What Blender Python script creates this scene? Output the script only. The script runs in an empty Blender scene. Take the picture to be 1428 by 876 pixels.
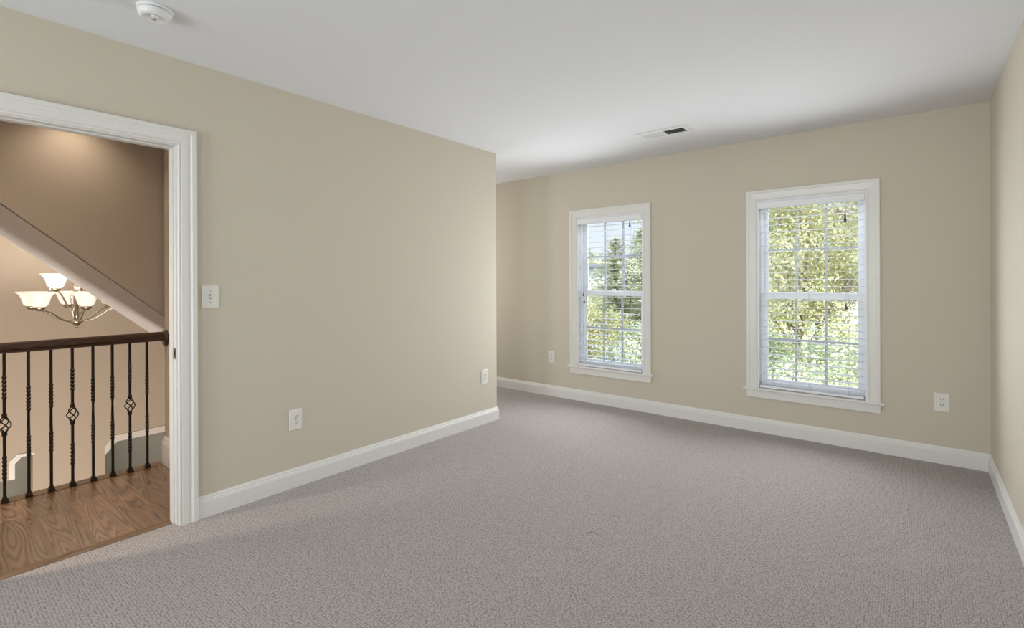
import bpy, math, random
from mathutils import Vector, Matrix, noise

S = bpy.context.scene
COL = S.collection
PI = math.pi

# ------------------------------------------------------------------ camera, world, sun, area lights, exposure
F_PX, CY_PX, YAW, ROLL, EYE = 690.735, 391.58, 0.6839, -0.0041, 1.2765
cam = bpy.data.cameras.new('camera')
cam.sensor_fit = 'HORIZONTAL'
cam.sensor_width = 36.0
cam.lens = F_PX / 1428 * 36.0
cam.shift_y = -(438 - CY_PX) / 1428
cam.clip_start = 0.02
cam.clip_end = 300
cam_o = bpy.data.objects.new('camera', cam)
COL.objects.link(cam_o)
fw = Vector((-math.sin(YAW), math.cos(YAW), 0))
rt0 = Vector((math.cos(YAW), math.sin(YAW), 0))
up0 = Vector((0, 0, 1))
rt = rt0 * math.cos(ROLL) + up0 * math.sin(ROLL)
up = -rt0 * math.sin(ROLL) + up0 * math.cos(ROLL)
m3 = Matrix((rt, up, -fw)).transposed()
cam_o.matrix_world = Matrix.Translation((0, 0, EYE)) @ m3.to_4x4()
S.camera = cam_o

S.view_settings.view_transform = 'Standard'
S.view_settings.look = 'None'
S.view_settings.gamma = 1.0
S.view_settings.use_curve_mapping = False
S.view_settings.exposure = 0.1
S.cycles.use_denoising = True
S.cycles.max_bounces = 10
S.cycles.diffuse_bounces = 6
S.cycles.transparent_max_bounces = 24
S.cycles.caustics_reflective = False
S.cycles.caustics_refractive = False
S.cycles.sample_clamp_indirect = 6.0

w = bpy.data.worlds.new('sky')
S.world = w
w.use_nodes = True
nt = w.node_tree
nt.nodes.clear()
out = nt.nodes.new('ShaderNodeOutputWorld')
bg = nt.nodes.new('ShaderNodeBackground')
tc = nt.nodes.new('ShaderNodeTexCoord')
sep = nt.nodes.new('ShaderNodeSeparateXYZ')
rmp = nt.nodes.new('ShaderNodeValToRGB')
nt.links.new(tc.outputs['Generated'], sep.inputs[0])
nt.links.new(sep.outputs['Z'], rmp.inputs[0])
nt.links.new(rmp.outputs[0], bg.inputs['Color'])
nt.links.new(bg.outputs[0], out.inputs[0])
cr = rmp.color_ramp
cr.elements[0].position = 0.0
cr.elements[0].color = (0.93, 0.95, 1.0, 1)
cr.elements[1].position = 0.9
cr.elements[1].color = (1.6, 1.9, 2.5, 1)
e = cr.elements.new(0.12); e.color = (0.80, 0.88, 1.08, 1)
e = cr.elements.new(0.40); e.color = (1.5, 1.8, 2.3, 1)
bg.inputs['Strength'].default_value = 1.0

def add_light(name, kind, loc, target, energy, color=(1, 1, 1), **kw):
    d = bpy.data.lights.new(name, kind)
    d.energy = energy
    d.color = color
    for k, v in kw.items():
        setattr(d, k, v)
    o = bpy.data.objects.new(name, d)
    COL.objects.link(o)
    o.location = loc
    if target is not None:
        o.rotation_euler = (Vector(target) - Vector(loc)).to_track_quat('-Z', 'Y').to_euler()
    return o

add_light('sun', 'SUN', (8, -6, 12), (0, 0, 2.2), 5.6, (1.0, 0.95, 0.86), angle=0.02)
# daylight coming in through the two far windows, then added fill lamps
DAY = (0.94, 0.97, 1.0)
for wx, e1, e2 in ((-2.425, 21, 85), (-0.658, 16, 85)):
    add_light('window_daylight', 'AREA', (wx, 4.5322 - 0.03, 1.155), (wx, 0, 1.155), e1, DAY, shape='RECTANGLE', size=0.70, size_y=1.44, spread=math.radians(150))
    add_light('sky_above_window', 'AREA', (wx, 5.55, 3.0), (wx, 4.55, 1.2), e2, DAY, shape='RECTANGLE', size=1.4, size_y=1.2)
for wx in (-2.2, -0.5):
    add_light('window_daylight', 'AREA', (wx, -2.35, 1.35), (wx - 0.3, 4.5, 1.30), 32, DAY, shape='RECTANGLE', size=0.95, size_y=1.5, spread=math.radians(130))  # added fill from behind the camera, at unseen windows
add_light('window_daylight', 'AREA', (-5.05, 3.99, 1.4), (0, 3.99, 1.35), 13, DAY, shape='RECTANGLE', size=0.7, size_y=1.2)  # added lamp to brighten the alcove end of the far wall
# fill lamps added unseen: entrance hall below and room behind its far wall
add_light('entrance_daylight', 'AREA', (-3.3, 0.6, -1.5), (-7.3, 0.6, -1.1), 390, (1.0, 0.90, 0.78), shape='RECTANGLE', size=3.4, size_y=1.6)
add_light('back_room_daylight', 'AREA', (-8.0, 0.5, -0.3), (-8.0, 0.5, -2), 17, (1.0, 0.94, 0.85), shape='RECTANGLE', size=0.7, size_y=5.0)

# ------------------------------------------------------------------ measures
H = 2.45
XL, XR, YF, YE, YB = -3.0005, 0.3825, 4.5322, 3.451, -2.1
XLW = XL - 0.112                 # hall face of the left wall
XALC = -5.0                     # left end of the alcove
DY0, DY1, DZ = 0.075, 0.905, 1.995   # door opening (inside the casing)
RX = -4.095                     # stair railing
EWY = 1.165                     # wall that carries the rail's rosette
FX = -7.3                       # far wall of the stair hall
FZ = -2.75                      # floor of the entrance hall below

# ------------------------------------------------------------------ materials
def new_mat(name):
    m = bpy.data.materials.new(name)
    m.use_nodes = True
    t = m.node_tree
    return m, t, t.nodes['Principled BSDF']

def plain(name, col, rough=0.5, metal=0.0, spec=0.5, bump=0.0, bscale=200.0, vary=0.0, coat=0.0):
    m, t, p = new_mat(name)
    p.inputs['Base Color'].default_value = (*col, 1)
    p.inputs['Roughness'].default_value = rough
    p.inputs['Metallic'].default_value = metal
    p.inputs['Specular IOR Level'].default_value = spec
    p.inputs['Coat Weight'].default_value = coat
    tcn = t.nodes.new('ShaderNodeTexCoord')
    n = t.nodes.new('ShaderNodeTexNoise')
    n.inputs['Scale'].default_value = bscale
    n.inputs['Detail'].default_value = 3
    t.links.new(tcn.outputs['Object'], n.inputs['Vector'])
    if bump:
        b = t.nodes.new('ShaderNodeBump')
        b.inputs['Strength'].default_value = bump
        b.inputs['Distance'].default_value = 0.002
        t.links.new(n.outputs['Fac'], b.inputs['Height'])
        t.links.new(b.outputs[0], p.inputs['Normal'])
    if vary:
        hs = t.nodes.new('ShaderNodeHueSaturation')
        hs.inputs['Color'].default_value = (*col, 1)
        mr = t.nodes.new('ShaderNodeMapRange')
        mr.inputs['To Min'].default_value = 1 - vary
        mr.inputs['To Max'].default_value = 1 + vary
        t.links.new(n.outputs['Fac'], mr.inputs['Value'])
        t.links.new(mr.outputs[0], hs.inputs['Value'])
        t.links.new(hs.outputs[0], p.inputs['Base Color'])
    return m

M = {}
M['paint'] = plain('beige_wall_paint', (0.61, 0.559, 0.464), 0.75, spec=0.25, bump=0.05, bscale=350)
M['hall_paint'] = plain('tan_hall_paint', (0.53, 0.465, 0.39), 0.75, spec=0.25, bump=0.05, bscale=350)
M['grey_paint'] = plain('grey_hall_paint', (0.30, 0.30, 0.27), 0.75, spec=0.25, bump=0.05, bscale=350)
M['ceiling'] = plain('flat_white_ceiling', (0.745, 0.752, 0.775), 0.9, spec=0.1, bump=0.05, bscale=300)
M['trim'] = plain('white_trim_paint', (0.76, 0.745, 0.72), 0.35, bump=0.01, bscale=60)
M['vinyl'] = plain('white_window_vinyl', (0.87, 0.885, 0.92), 0.35)
M['grid'] = plain('grey_grid_bars', (0.47, 0.49, 0.56), 0.4)
M['slat'] = plain('white_faux_wood', (0.84, 0.85, 0.88), 0.4)
M['cord'] = plain('grey_cord', (0.55, 0.56, 0.58), 0.7)
M['tassel'] = plain('dark_grey_tassel', (0.10, 0.10, 0.11), 0.5)
M['plate'] = plain('white_plastic', (0.78, 0.765, 0.72), 0.3)
M['slot'] = plain('dark_slot', (0.02, 0.02, 0.02), 0.6)
M['grille'] = plain('white_enamel', (0.75, 0.75, 0.76), 0.4)
M['duct'] = plain('dark_duct', (0.06, 0.06, 0.065), 0.7)
M['iron'] = plain('oil_rubbed_iron', (0.034, 0.026, 0.021), 0.36, 0.6, bump=0.15, bscale=400)
M['nickel'] = plain('brushed_nickel', (0.55, 0.50, 0.43), 0.28, 1.0, bump=0.05, bscale=500)
M['brass'] = plain('aged_brass', (0.35, 0.28, 0.17), 0.35, 1.0)
M['bark'] = plain('rough_bark', (0.26, 0.21, 0.19), 0.95, bump=0.6, bscale=20, vary=0.4)
M['lawn'] = plain('dry_grass', (0.52, 0.50, 0.30), 0.95, bscale=3, vary=0.35)
M['roof'] = plain('grey_shingle', (0.12, 0.125, 0.14), 0.9, bscale=30, vary=0.3)
M['siding'] = plain('pale_siding', (0.62, 0.63, 0.66), 0.7, bscale=5, vary=0.05)
M['car_paint'] = plain('pale_car_paint', (0.55, 0.58, 0.60), 0.25, coat=0.5)
M['car_glass'] = plain('blue_tinted_glass', (0.10, 0.13, 0.25), 0.08)
M['rubber'] = plain('tyre_rubber', (0.03, 0.03, 0.03), 0.8)

def wood(name, c1, c2, rough, along='X', board=None, coat=0.0):
    m, t, p = new_mat(name)
    L = t.links
    N = t.nodes
    tcn = N.new('ShaderNodeTexCoord')
    sp = N.new('ShaderNodeSeparateXYZ')
    L.new(tcn.outputs['Object'], sp.inputs[0])
    A, B = ('X', 'Y') if along == 'X' else ('Y', 'X')
    def math_n(op, a, b=None):
        n = N.new('ShaderNodeMath'); n.operation = op
        for i, v in enumerate((a, b)):
            if v is None: continue
            if isinstance(v, (int, float)): n.inputs[i].default_value = v
            else: L.new(v, n.inputs[i])
        return n.outputs[0]
    if board:
        idx = math_n('FLOOR', math_n('DIVIDE', sp.outputs[B], board))
        wn = N.new('ShaderNodeTexWhiteNoise'); wn.noise_dimensions = '1D'
        L.new(idx, wn.inputs['W'])
        off = math_n('MULTIPLY', wn.outputs['Value'], 1.1)
        # board ends
        alen = math_n('ADD', math_n('DIVIDE', sp.outputs[A], 0.95), off)
        idx2 = math_n('FLOOR', alen)
        wn2 = N.new('ShaderNodeTexWhiteNoise'); wn2.noise_dimensions = '2D'
        cb = N.new('ShaderNodeCombineXYZ'); L.new(idx, cb.inputs[0]); L.new(idx2, cb.inputs[1])
        L.new(cb.outputs[0], wn2.inputs['Vector'])
        rnd = wn2.outputs['Value']
        fr = math_n('FRACT', math_n('DIVIDE', sp.outputs[B], board))
        fr2 = math_n('FRACT', alen)
        seam = math_n('MINIMUM', math_n('MULTIPLY', math_n('MINIMUM', fr, math_n('SUBTRACT', 1.0, fr)), board),
                      math_n('MULTIPLY', math_n('MINIMUM', fr2, math_n('SUBTRACT', 1.0, fr2)), 0.95))
        sm = N.new('ShaderNodeMapRange'); sm.inputs['From Max'].default_value = 0.0014
        L.new(seam, sm.inputs['Value'])
        seam = sm.outputs[0]
        zz = math_n('MULTIPLY', rnd, 40.0)
    else:
        rnd = None; seam = None; zz = sp.outputs['Z']
    cv = N.new('ShaderNodeCombineXYZ')
    L.new(math_n('MULTIPLY', sp.outputs[A], 0.75), cv.inputs[0])
    L.new(math_n('MULTIPLY', sp.outputs[B], 9.0), cv.inputs[1])
    L.new(zz if board else math_n('MULTIPLY', sp.outputs['Z'], 9.0), cv.inputs[2])
    n1 = N.new('ShaderNodeTexNoise'); n1.inputs['Scale'].default_value = 1.0; n1.inputs['Detail'].default_value = 1.5
    n1.inputs['Distortion'].default_value = 0.3
    L.new(cv.outputs[0], n1.inputs['Vector'])
    rings = math_n('ABSOLUTE', math_n('SINE', math_n('MULTIPLY', n1.outputs['Fac'], 62.0)))
    n2 = N.new('ShaderNodeTexNoise'); n2.inputs['Scale'].default_value = 12.0; n2.inputs['Detail'].default_value = 4
    cv2 = N.new('ShaderNodeCombineXYZ')
    L.new(math_n('MULTIPLY', sp.outputs[A], 0.8), cv2.inputs[0]); L.new(math_n('MULTIPLY', sp.outputs[B], 22.0), cv2.inputs[1]); L.new(zz, cv2.inputs[2])
    L.new(cv2.outputs[0], n2.inputs['Vector'])
    rr = math_n('POWER', rings, 0.8)
    fac = math_n('ADD', math_n('MULTIPLY', rr, 0.75), math_n('MULTIPLY', n2.outputs['Fac'], 0.35))
    mx = N.new('ShaderNodeMix'); mx.data_type = 'RGBA'; mx.clamp_factor = True
    mx.inputs[6].default_value = (*c1, 1); mx.inputs[7].default_value = (*c2, 1)
    L.new(fac, mx.inputs[0])
    col = mx.outputs[2]
    if board:
        hs = N.new('ShaderNodeHueSaturation')
        mr = N.new('ShaderNodeMapRange'); mr.inputs['To Min'].default_value = 0.78; mr.inputs['To Max'].default_value = 1.2
        L.new(rnd, mr.inputs['Value'])
        L.new(math_n('MULTIPLY', mr.outputs[0], math_n('ADD', 0.45, math_n('MULTIPLY', seam, 0.55))), hs.inputs['Value'])
        L.new(col, hs.inputs['Color'])
        col = hs.outputs[0]
    L.new(col, p.inputs['Base Color'])
    p.inputs['Roughness'].default_value = rough
    p.inputs['Coat Weight'].default_value = coat
    p.inputs['Coat Roughness'].default_value = 0.2
    b = N.new('ShaderNodeBump'); b.inputs['Strength'].default_value = 0.25; b.inputs['Distance'].default_value = 0.001
    L.new(fac, b.inputs['Height']); L.new(b.outputs[0], p.inputs['Normal'])
    return m

M['oak'] = wood('stained_oak_boards', (0.065, 0.034, 0.019), (0.30, 0.18, 0.105), 0.27, 'X', 0.15, 0.3)
M['oak_trim'] = wood('stained_oak_trim', (0.14, 0.085, 0.05), (0.33, 0.21, 0.125), 0.4, 'Y')
M['oak_edge'] = wood('dark_oak_edge', (0.09, 0.052, 0.03), (0.22, 0.138, 0.08), 0.4, 'Y')
M['rail_wood'] = wood('dark_rail_wood', (0.028, 0.012, 0.008), (0.075, 0.034, 0.021), 0.3, 'Y', None, 0.4)

def carpet_mat():
    m, t, p = new_mat('loop_pile_carpet')
    N, L = t.nodes, t.links
    tcn = N.new('ShaderNodeTexCoord')
    mp = N.new('ShaderNodeMapping'); mp.inputs['Scale'].default_value = (112, 92, 1); mp.inputs['Rotation'].default_value = (0, 0, 0.0)
    L.new(tcn.outputs['Object'], mp.inputs['Vector'])
    v = N.new('ShaderNodeTexVoronoi'); v.voronoi_dimensions = '2D'; v.inputs['Scale'].default_value = 1.0; v.inputs['Randomness'].default_value = 0.55
    L.new(mp.outputs[0], v.inputs['Vector'])
    n = N.new('ShaderNodeTexNoise'); n.inputs['Scale'].default_value = 2.2; n.inputs['Detail'].default_value = 2
    L.new(tcn.outputs['Object'], n.inputs['Vector'])
    mr = N.new('ShaderNodeMapRange'); mr.inputs['From Min'].default_value = 0.0; mr.inputs['From Max'].default_value = 0.75
    mr.inputs['To Min'].default_value = 1.0; mr.inputs['To Max'].default_value = 0.0
    L.new(v.outputs['Distance'], mr.inputs['Value'])
    mx = N.new('ShaderNodeMix'); mx.data_type = 'RGBA'
    mx.inputs[6].default_value = (0.225, 0.200, 0.192, 1); mx.inputs[7].default_value = (0.535, 0.487, 0.468, 1)
    L.new(mr.outputs[0], mx.inputs[0])
    # flecks of lighter and darker yarn
    wn = N.new('ShaderNodeHueSaturation')
    m2 = N.new('ShaderNodeMapRange'); m2.inputs['To Min'].default_value = 0.9; m2.inputs['To Max'].default_value = 1.1
    L.new(v.outputs['Color'], m2.inputs['Value'])
    L.new(m2.outputs[0], wn.inputs['Value']); L.new(mx.outputs[2], wn.inputs['Color'])
    L.new(wn.outputs[0], p.inputs['Base Color'])
    # dents left by furniture feet
    hgt = None
    for (x, y, r, d) in ((-1.26, 2.177, 0.028, 1.0), (-1.257, 2.412, 0.024, 0.45), (-1.262, 1.985, 0.026, 0.4), (-1.251, 2.886, 0.03, 0.35), (0.30, 4.12, 0.03, 0.5), (-0.05, 1.95, 0.03, 0.2)):
        vd = N.new('ShaderNodeVectorMath'); vd.operation = 'DISTANCE'; vd.inputs[1].default_value = (x, y, 0)
        L.new(tcn.outputs['Object'], vd.inputs[0])
        q = N.new('ShaderNodeMapRange'); q.interpolation_type = 'SMOOTHSTEP'
        q.inputs['From Min'].default_value = r * 0.65; q.inputs['From Max'].default_value = r * 1.25
        q.inputs['To Min'].default_value = -9.0 * d; q.inputs['To Max'].default_value = 0.0
        L.new(vd.outputs['Value'], q.inputs['Value'])
        if hgt is None: hgt = q.outputs[0]
        else:
            a = N.new('ShaderNodeMath'); a.operation = 'ADD'; L.new(hgt, a.inputs[0]); L.new(q.outputs[0], a.inputs[1]); hgt = a.outputs[0]
    a = N.new('ShaderNodeMath'); a.operation = 'ADD'; L.new(hgt, a.inputs[0]); L.new(mr.outputs[0], a.inputs[1])
    n3 = N.new('ShaderNodeMath'); n3.operation = 'MULTIPLY_ADD'; n3.inputs[1].default_value = 1.6
    L.new(n.outputs['Fac'], n3.inputs[0]); L.new(a.outputs[0], n3.inputs[2])
    b = N.new('ShaderNodeBump'); b.inputs['Strength'].default_value = 0.55; b.inputs['Distance'].default_value = 0.004
    L.new(n3.outputs[0], b.inputs['Height']); L.new(b.outputs[0], p.inputs['Normal'])
    p.inputs['Roughness'].default_value = 0.95
    p.inputs['Specular IOR Level'].default_value = 0.1
    p.inputs['Sheen Weight'].default_value = 0.15
    return m
M['carpet'] = carpet_mat()

def glass_mat():
    m, t, p = new_mat('window_glass')
    t.nodes.remove(p)
    o = t.nodes['Material Output']
    tr = t.nodes.new('ShaderNodeBsdfTransparent'); tr.inputs[0].default_value = (0.96, 0.98, 0.97, 1)
    gl = t.nodes.new('ShaderNodeBsdfGlossy'); gl.inputs['Roughness'].default_value = 0.02
    fr = t.nodes.new('ShaderNodeFresnel'); fr.inputs['IOR'].default_value = 1.15
    mx = t.nodes.new('ShaderNodeMixShader')
    t.links.new(fr.outputs[0], mx.inputs[0]); t.links.new(tr.outputs[0], mx.inputs[1]); t.links.new(gl.outputs[0], mx.inputs[2])
    t.links.new(mx.outputs[0], o.inputs['Surface'])
    return m
M['glass'] = glass_mat()

def shade_mat():
    m, t, p = new_mat('lit_alabaster_glass')
    tcn = t.nodes.new('ShaderNodeTexCoord')
    n = t.nodes.new('ShaderNodeTexNoise'); n.inputs['Scale'].default_value = 14; n.inputs['Detail'].default_value = 4
    t.links.new(tcn.outputs['Object'], n.inputs['Vector'])
    r = t.nodes.new('ShaderNodeValToRGB')
    r.color_ramp.elements[0].position = 0.3; r.color_ramp.elements[0].color = (1.0, 0.84, 0.64, 1)
    r.color_ramp.elements[1].position = 0.7; r.color_ramp.elements[1].color = (1.0, 0.95, 0.86, 1)
    t.links.new(n.outputs['Fac'], r.inputs[0])
    p.inputs['Base Color'].default_value = (0.9, 0.87, 0.82, 1)
    p.inputs['Roughness'].default_value = 0.3
    t.links.new(r.outputs[0], p.inputs['Emission Color'])
    p.inputs['Emission Strength'].default_value = 0.5
    return m
M['shade'] = shade_mat()

def bulb_mat():
    m, t, p = new_mat('lit_lens')
    p.inputs['Emission Color'].default_value = (1.0, 0.8, 0.55, 1)
    p.inputs['Emission Strength'].default_value = 4.0
    return m
M['lens'] = bulb_mat()

def leaf_mat(name, cols, trans=0.35):
    m, t, p = new_mat(name)
    N, L = t.nodes, t.links
    g = N.new('ShaderNodeNewGeometry')
    r = N.new('ShaderNodeValToRGB')
    els = r.color_ramp.elements
    els[0].position = 0; els[0].color = (*cols[0], 1)
    els[1].position = 1; els[1].color = (*cols[-1], 1)
    for i, c in enumerate(cols[1:-1]):
        e = els.new((i + 1) / (len(cols) - 1)); e.color = (*c, 1)
    tcn = N.new('ShaderNodeTexCoord')
    n = N.new('ShaderNodeTexNoise'); n.inputs['Scale'].default_value = 1.3; n.inputs['Detail'].default_value = 3
    L.new(tcn.outputs['Object'], n.inputs['Vector'])
    mr = N.new('ShaderNodeMapRange'); mr.inputs['From Min'].default_value = 0.36; mr.inputs['From Max'].default_value = 0.64
    mr.inputs['To Max'].default_value = 0.62
    L.new(n.outputs['Fac'], mr.inputs['Value'])
    ad = N.new('ShaderNodeMath'); ad.operation = 'MULTIPLY_ADD'; ad.inputs[1].default_value = 0.38
    L.new(g.outputs['Random Per Island'], ad.inputs[0]); L.new(mr.outputs[0], ad.inputs[2])
    L.new(ad.outputs[0], r.inputs[0])
    L.new(r.outputs[0], p.inputs['Base Color'])
    p.inputs['Roughness'].default_value = 0.6
    tr = N.new('ShaderNodeBsdfTranslucent'); L.new(r.outputs[0], tr.inputs[0])
    mx = N.new('ShaderNodeMixShader'); mx.inputs[0].default_value = trans
    L.new(p.outputs[0], mx.inputs[1]); L.new(tr.outputs[0], mx.inputs[2])
    L.new(mx.outputs[0], N['Material Output'].inputs['Surface'])
    return m
M['leaf_yellow'] = leaf_mat('yellow_green_leaves', [(0.36, 0.36, 0.18), (0.50, 0.49, 0.27), (0.62, 0.61, 0.35), (0.72, 0.70, 0.47)])
M['leaf_green'] = leaf_mat('mid_green_leaves', [(0.18, 0.21, 0.12), (0.32, 0.36, 0.20), (0.48, 0.52, 0.30), (0.62, 0.64, 0.42)])
M['leaf_pale'] = leaf_mat('pale_leaves', [(0.24, 0.30, 0.17), (0.48, 0.53, 0.33), (0.72, 0.75, 0.58), (0.85, 0.86, 0.75)])
M['leaf_olive'] = leaf_mat('olive_russet_leaves', [(0.27, 0.23, 0.22), (0.44, 0.38, 0.31), (0.56, 0.53, 0.35), (0.66, 0.63, 0.45)])
M['needle'] = leaf_mat('evergreen_needles', [(0.38, 0.41, 0.28), (0.52, 0.54, 0.38), (0.64, 0.65, 0.48)], 0.3)

# ------------------------------------------------------------------ mesh helpers
class MB:
    def __init__(s):
        s.v, s.f, s.smooth = [], [], []
    def add(s, vs, fs, smooth=False):
        b = len(s.v)
        s.v += [tuple(p) for p in vs]
        s.f += [tuple(b + i for i in f) for f in fs]
        s.smooth += [smooth] * len(fs)
        return s
    def box(s, x0, x1, y0, y1, z0, z1):
        x0, x1 = sorted((x0, x1)); y0, y1 = sorted((y0, y1)); z0, z1 = sorted((z0, z1))
        return s.add([(x0, y0, z0), (x1, y0, z0), (x1, y1, z0), (x0, y1, z0), (x0, y0, z1), (x1, y0, z1), (x1, y1, z1), (x0, y1, z1)],
                     [(0, 3, 2, 1), (4, 5, 6, 7), (0, 1, 5, 4), (1, 2, 6, 5), (2, 3, 7, 6), (3, 0, 4, 7)])
    def prism(s, pts, f3, d0, d1):
        """polygon pts (2D) mapped by f3(a, b, d) and extruded from d0 to d1"""
        n = len(pts)
        vs = [f3(a, b, d0) for a, b in pts] + [f3(a, b, d1) for a, b in pts]
        fs = [tuple(range(n))[::-1], tuple(range(n, 2 * n))] + [(i, (i + 1) % n, n + (i + 1) % n, n + i) for i in range(n)]
        return s.add(vs, fs)
    def lathe(s, prof, c=(0, 0, 0), seg=24, axis='Z', caps=True, smooth=True):
        """prof: list of (radius, height)"""
        vs, fs = [], []
        for r, h in prof:
            for k in range(seg):
                a = 2 * PI * k / seg
                p = (r * math.cos(a), r * math.sin(a), h)
                if axis == 'X': p = (h, p[0], p[1])
                if axis == 'Y': p = (p[1], h, p[0])
                vs.append((c[0] + p[0], c[1] + p[1], c[2] + p[2]))
        for i in range(len(prof) - 1):
            for k in range(seg):
                k2 = (k + 1) % seg
                fs.append((i * seg + k, i * seg + k2, (i + 1) * seg + k2, (i + 1) * seg + k))
        if caps:
            fs.append(tuple(range(seg))[::-1])
            fs.append(tuple((len(prof) - 1) * seg + k for k in range(seg)))
        return s.add(vs, fs, smooth)
    def tube(s, pts, rad, seg=8, smooth=True):
        pts = [Vector(p) for p in pts]
        n = len(pts)
        rads = rad if isinstance(rad, (list, tuple)) else [rad] * n
        vs, fs = [], []
        prev = None
        for i, p in enumerate(pts):
            d = (pts[min(i + 1, n - 1)] - pts[max(i - 1, 0)]).normalized()
            if prev is None:
                ref = Vector((0, 0, 1)) if abs(d.z) < 0.9 else Vector((1, 0, 0))
                u = d.cross(ref).normalized()
            else:
                u = (prev - d * prev.dot(d)).normalized()
            prev = u
            w_ = d.cross(u)
            for k in range(seg):
                a = 2 * PI * k / seg
                vs.append(p + (u * math.cos(a) + w_ * math.sin(a)) * rads[i])
        for i in range(n - 1):
            for k in range(seg):
                k2 = (k + 1) % seg
                fs.append((i * seg + k, i * seg + k2, (i + 1) * seg + k2, (i + 1) * seg + k))
        fs.append(tuple(range(seg))[::-1])
        fs.append(tuple((n - 1) * seg + k for k in range(seg)))
        return s.add(vs, fs, smooth)
    def sweep(s, prof, frames):
        """closed profile (a, b) placed at each frame (origin, ua, ub); straight runs with mitres"""
        n = len(prof)
        vs, fs = [], []
        for o, ua, ub in frames:
            for a, b in prof:
                vs.append(Vector(o) + Vector(ua) * a + Vector(ub) * b)
        for i in range(len(frames) - 1):
            for k in range(n):
                k2 = (k + 1) % n
                fs.append((i * n + k, i * n + k2, (i + 1) * n + k2, (i + 1) * n + k))
        fs.append(tuple(range(n))[::-1])
        fs.append(tuple((len(frames) - 1) * n + k for k in range(n)))
        return s.add(vs, fs)
    def build(s, name, mat, parent=None, bevel=0.0, origin=None):
        me = bpy.data.meshes.new(name)
        o0 = Vector(origin) if origin else Vector((0, 0, 0))
        me.from_pydata([tuple(Vector(v) - o0) for v in s.v], [], s.f)
        me.polygons.foreach_set('use_smooth', s.smooth)
        me.materials.append(mat)
        me.update()
        import bmesh
        bm = bmesh.new(); bm.from_mesh(me)
        bmesh.ops.recalc_face_normals(bm, faces=bm.faces)
        bm.to_mesh(me); bm.free()
        o = bpy.data.objects.new(name, me)
        COL.objects.link(o)
        o.location = o0
        if parent:
            o.parent = parent
        if bevel:
            b = o.modifiers.new('bevel', 'BEVEL'); b.width = bevel; b.segments = 2; b.limit_method = 'ANGLE'
        return o

def thing(name, label, cat, loc=(0, 0, 0), group=None, rotz=0.0):
    o = bpy.data.objects.new(name, None)
    COL.objects.link(o)
    o.empty_display_size = 0.1
    o.location = loc
    o.rotation_euler = (0, 0, rotz)
    o['label'] = label; o['category'] = cat
    if group: o['group'] = group
    return o

def struct(name, mb, mat, parent=None, bevel=0.0, label=None):
    o = mb.build(name, mat, parent, bevel)
    if parent is None:
        o['kind'] = 'structure'
        if label: o['label'] = label
    return o

def sempty(name):
    o = bpy.data.objects.new(name, None)
    COL.objects.link(o)
    o['kind'] = 'structure'
    return o

def copy_tree(o, parent=None):
    c = o.copy(); COL.objects.link(c)
    c.parent = parent
    for ch in list(o.children):
        copy_tree(ch, c)
    return c

# ------------------------------------------------------------------ the room shell
T = 0.16
struct('floor', MB().box(XL - 0.045, XR + 0.1, YB - 0.1, YF + 0.1, -0.20, 0.0).box(XALC - 0.1, XL - 0.045, YE, YF + 0.1, -0.20, 0.0), M['carpet'])
struct('ceiling', MB().box(XLW, XR + T, YB - 1.1, YF + 0.35, H, H + 0.2).box(XALC - T, XLW, YE - 0.13, YF + 0.35, H, H + 0.2), M['ceiling'])  # slab overhangs the back wall as an added eave against the sun
# left wall with the door opening (rough opening is filled by the jamb)
ro0, ro1, roz = DY0 - 0.018, DY1 + 0.018, DZ + 0.018
struct('wall_left', MB().box(XLW, XL, YB - T, ro0, -0.2, H).box(XLW, XL, ro0, ro1, roz, H).box(XLW, XL, ro1, YE, -0.2, H), M['paint'])
struct('wall_alcove', MB().box(XALC, XLW, YE - 0.12, YE, -0.2, H).box(XALC - T, XALC, YE - 0.12, 3.62, -0.2, H).box(XALC - T, XALC, 4.36, YF + T, -0.2, H)
       .box(XALC - T, XALC, 3.62, 4.36, -0.2, 0.75).box(XALC - T, XALC, 3.62, 4.36, 2.05, H), M['paint'])

WIN = [(-2.425, 0.375), (-0.658, 0.375)]         # centre, half-width of the clear opening
WZ0, WZ1 = 0.372, 1.94
def holed_wall(y0, y1, x0, x1, wins, z0, z1):
    mb = MB()
    xs = x0
    for c, hw in sorted(wins):
        mb.box(xs, c - hw, y0, y1, -0.2, H)
        mb.box(c - hw, c + hw, y0, y1, -0.2, z0)
        mb.box(c - hw, c + hw, y0, y1, z1, H)
        xs = c + hw
    mb.box(xs, x1, y0, y1, -0.2, H)
    return mb
struct('wall_far', holed_wall(YF, YF + T, XALC, XR, WIN, WZ0 - 0.02, WZ1), M['paint'])
struct('wall_right', MB().box(XR, XR + T, YB - T, YF + T, -0.2, H), M['paint'])
BW = [(-2.2, 0.48), (-0.5, 0.48)]  # unseen windows, added as openings for the fill from behind
struct('wall_back', holed_wall(YB - T, YB, XL, XR, BW, 0.55, 2.15), M['paint'])

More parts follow.
